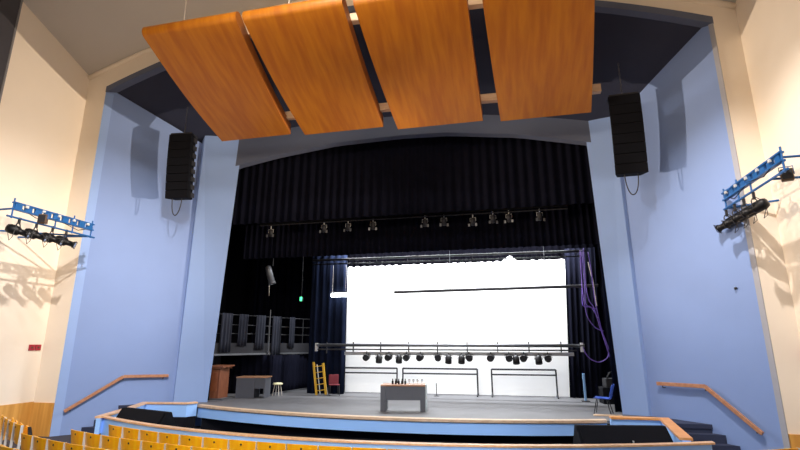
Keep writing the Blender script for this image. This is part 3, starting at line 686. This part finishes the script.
for k in range(5): MB().box(-.17, .17, -.02, .04, .18 + .24 * k, .21 + .24 * k, Matrix.Rotation(-.14, 4, 'Y')).build('rung', M_yellow, t)
for k in (-1, 1): MB().tube([(k * .16, .36, 0), (k * .12 - .12, .04, 1.2)], .02, 6).build('rear_leg', M_lmetal, t)
t = thing('stacking_chair', 'dark red chair half hidden in the left wing beside the ladder', 'chair', (-3.85, 19.6, .8), .5)
MB().slab(lambda u, v: (-.2 + .4 * u, .18, .45 + .36 * v), 3, 3, lambda u, v: (0, .04, 0)).build('backrest', M_redc, t, bevel=.01)
MB().box(-.2, .2, -.2, .2, .4, .44).build('seat', M_redc, t, bevel=.01)
for a, b in ((-1, -1), (1, -1), (-1, 1), (1, 1)): MB().tube([(a * .18, b * .18, .4), (a * .2, b * .22, 0)], .013, 6).build('leg', M_dmetal, t)

# ---- gallery on the left
g0 = Vector((-8.0, 16.95)); g1 = Vector((-6.0, 22.4)); gd = (g1 - g0).normalized(); ga = math.atan2(gd.y, gd.x); GL = (g1 - g0).length
t = thing('fly_gallery', 'dark grey raised gallery with railing along the left wing', 'gallery', (g0.x, g0.y, 2.4), ga)
MB().box(0, GL, 0, 1.4, 0, .08).build('deck', M_gal, t)
MB().box(0, GL, -.06, 0, 0, .48).build('fascia', M_gal, t)
MB().box(0, GL, -.1, -.06, 0, .07).build('edge_strip', M_metal, t)
for z in (.85, 1.2, 1.6): MB().tube([(0, 0, z), (GL, 0, z)], .02, 6).build('rail', M_dmetal, t)
for k in range(9): MB().tube([(.1 + k * (GL - .2) / 8, 0, .08), (.1 + k * (GL - .2) / 8, 0, 1.62)], .02, 6).build('post', M_dmetal, t)
for k, (u, wd, l) in enumerate(((.35, .5, 1.5), (1.2, .45, 1.25), (2.1, .5, 1.4), (3.0, .5, 1.75), (4.0, .35, 1.35))):
    p = g0 + gd * u
    tag(pleats(0, wd, 4.02 - l, 4.04, 0, .16, .03, .015, dirv=(gd.x, gd.y, 0), org=(p.x + .14 * gd.y, p.y - .14 * gd.x, 0)).build('hanging_cloth', M_cloth, smooth=True), 'slate blue cloth draped over the gallery railing, %s from the left' % order[k], 'cloth', 'cloths draped over the gallery railing')
p = g0 + gd * 2.8
t = thing('rope', 'pale rope with a loop hanging in front of the gallery', 'rope', (p.x + .15, p.y - .05, 2.1))
lp = [(0, 0, 2.2), (.01, 0, 1.2), (.02, 0, .45)] + [(.02 + .05 * math.sin(a), 0, .3 + .15 * math.cos(a)) for a in [k * PI / 6 for k in range(13)]]
MB().tube(lp, .018, 6).build('line', M_metal, t)
tag(pleats(0, 3.3, .81, 2.38, 0, .3, .05, dirv=(.4, 3.2, 0), org=(-6.55, 19.45, 0)).build('masking_drape', M_velvet, smooth=True), 'low black drape hanging under the far end of the gallery', 'curtain')
tag(pleats(0, 2.4, .81, 2.38, 0, .3, .05, dirv=(2.4, .15, 0), org=(-9.0, 19.3, 0)).build('masking_drape', M_velvet, smooth=True), 'low black drape behind the left wing desk', 'curtain')
tag(MB().add([(-6.5, 19.35, .8), (-6.42, 19.33, .8), (-6.0, 22.6, .8), (-6.08, 22.6, .8), (-6.5, 19.35, .86), (-6.42, 19.33, .86), (-6.0, 22.6, .86), (-6.08, 22.6, .86)], [(0, 1, 2, 3), (7, 6, 5, 4), (0, 4, 5, 1), (1, 5, 6, 2), (2, 6, 7, 3), (3, 7, 4, 0)]).build('floor_batten', M_metal), 'pale grey batten on the stage floor at the foot of the left drape', 'batten')
q = at(301, 299, y=20.4)
t = thing('emergency_light', 'tiny glowing green light in the dark left wing', 'lamp', q)
MB().box(-.05, .05, -.02, .0, -.09, .09).build('lit_panel', M_green, t); MB().box(-.07, .07, 0, .06, -.11, .11).build('housing', M_dmetal, t)
MB().tube([(0, .04, .1), (0, .04, 2.4)], .012, 5).build('conduit', M_dmetal, t)

# ================================================================== RIGHT WING
def cable(i, pts, label, m=M_purple, r=.017):
    pts = [at(a, b, y=18.0 + .05 * i) for a, b in pts]; out = []
    n = len(pts)
    for k in range(n - 1):
        p0, p1, p2, p3 = pts[max(k - 1, 0)], pts[k], pts[k + 1], pts[min(k + 2, n - 1)]
        for s_ in range(6):
            u = s_ / 6; out.append(.5 * ((2 * p1) + (p2 - p0) * u + (2 * p0 - 5 * p1 + 4 * p2 - p3) * u * u + (3 * p1 - p0 - 3 * p2 + p3) * u ** 3))
    out.append(pts[-1]); o = Vector(out[0])
    tag(MB().tube([p - o for p in out], r, 6).build('stage_cable', m, smooth=True, loc=o), label, 'cable', 'purple cables hanging at the right of the stage' if m is M_purple else None)
cable(0, [(580, 250), (581, 270), (583, 292), (585, 306), (588, 318), (596, 328), (604, 331)], 'purple cable, leftmost of the bundle, sagging to the right pillar')
cable(1, [(582, 250), (583.5, 270), (585, 290), (586, 304), (592, 308), (598, 318)], 'purple cable second in the bundle, ending at mid height')
cable(2, [(583.5, 248), (584.5, 265), (586, 285), (589, 300), (594, 308), (599, 324), (606, 345), (613, 366)], 'long purple cable reaching down along the right pillar')
cable(3, [(588, 252), (591, 268), (593, 285), (595, 300), (597, 310), (602, 330), (610, 352)], 'purple cable at the right side of the bundle')
cable(4, [(583, 347), (586, 354), (592, 360), (600, 362), (607, 358), (609, 352)], 'separate purple cable drooping from the end of the low bar')
cable(5, [(581, 252), (582, 290), (583, 305), (589, 307), (596, 309)], 'purple cable crossing the bundle at mid height')
cable(6, [(588, 262), (591, 274), (593, 280), (595, 294), (597, 306)], 'thin cream cable beside the purple bundle', M_wire, .016)
t = thing('stacking_chair', 'blue plastic chair with thin black legs at the right of the stage', 'chair', (5.95, 16.3, .8), PI / 2 - .3)
MB().slab(lambda u, v: (-.23 + .46 * u, -.24 + .46 * v, .44 + .02 * (2 * u - 1) ** 2 + .02 * v * v), 6, 4, lambda u, v: (0, 0, -.02)).build('seat', M_blueplastic, t, smooth=True, bevel=.004)
MB().slab(lambda u, v: (-.22 + .44 * u, -.26 - .1 * v + .04 * (2 * u - 1) ** 2, .52 + .33 * v), 6, 4, lambda u, v: (0, -.02, 0)).tube([(-.12, -.22, .43), (-.12, -.27, .55)], .02, 6).tube([(.12, -.22, .43), (.12, -.27, .55)], .02, 6).build('backrest', M_blueplastic, t, smooth=True)
for a, b in ((-1, -1), (1, -1), (-1, 1), (1, 1)): MB().tube([(a * .16, b * .14, .43), (a * .22, b * .24, 0)], .013, 6).build('leg', M_bmetal, t)
q = at(585, 392, y=19.6); q.z = .8
t = thing('tall_post', 'thin pale blue upright post standing in the right wing', 'post', q)
MB().box(-.04, .04, -.03, .03, 0, .98).build('upright', M_pale, t, bevel=.008); MB().box(-.14, .14, -.12, .12, 0, .03).build('foot', M_dmetal, t)
t = thing('equipment_stack', 'dark equipment heap in the right wing behind the blue chair', 'equipment', (6.75, 19.2, .8), .1)
MB().box(-.4, .5, -.3, .3, 0, .55).build('flight_case', M_spk, t, bevel=.02)
MB().box(-.25, .4, -.25, .25, .55, .85).build('upper_case', M_dmetal, t, bevel=.02)
MB().tube([(-.2, -.2, .85), (-.1, -.25, 1.05), (.2, -.2, 1.1)], .03, 6).build('handle', M_bmetal, t)
tag(MB().box(-.5, .28, -.1, .1, 0, .03).build('threshold_board', M_stagewood, loc=(6.1, 15.85, .8)), 'short wooden threshold strip on the floor at the right pillar', 'board')
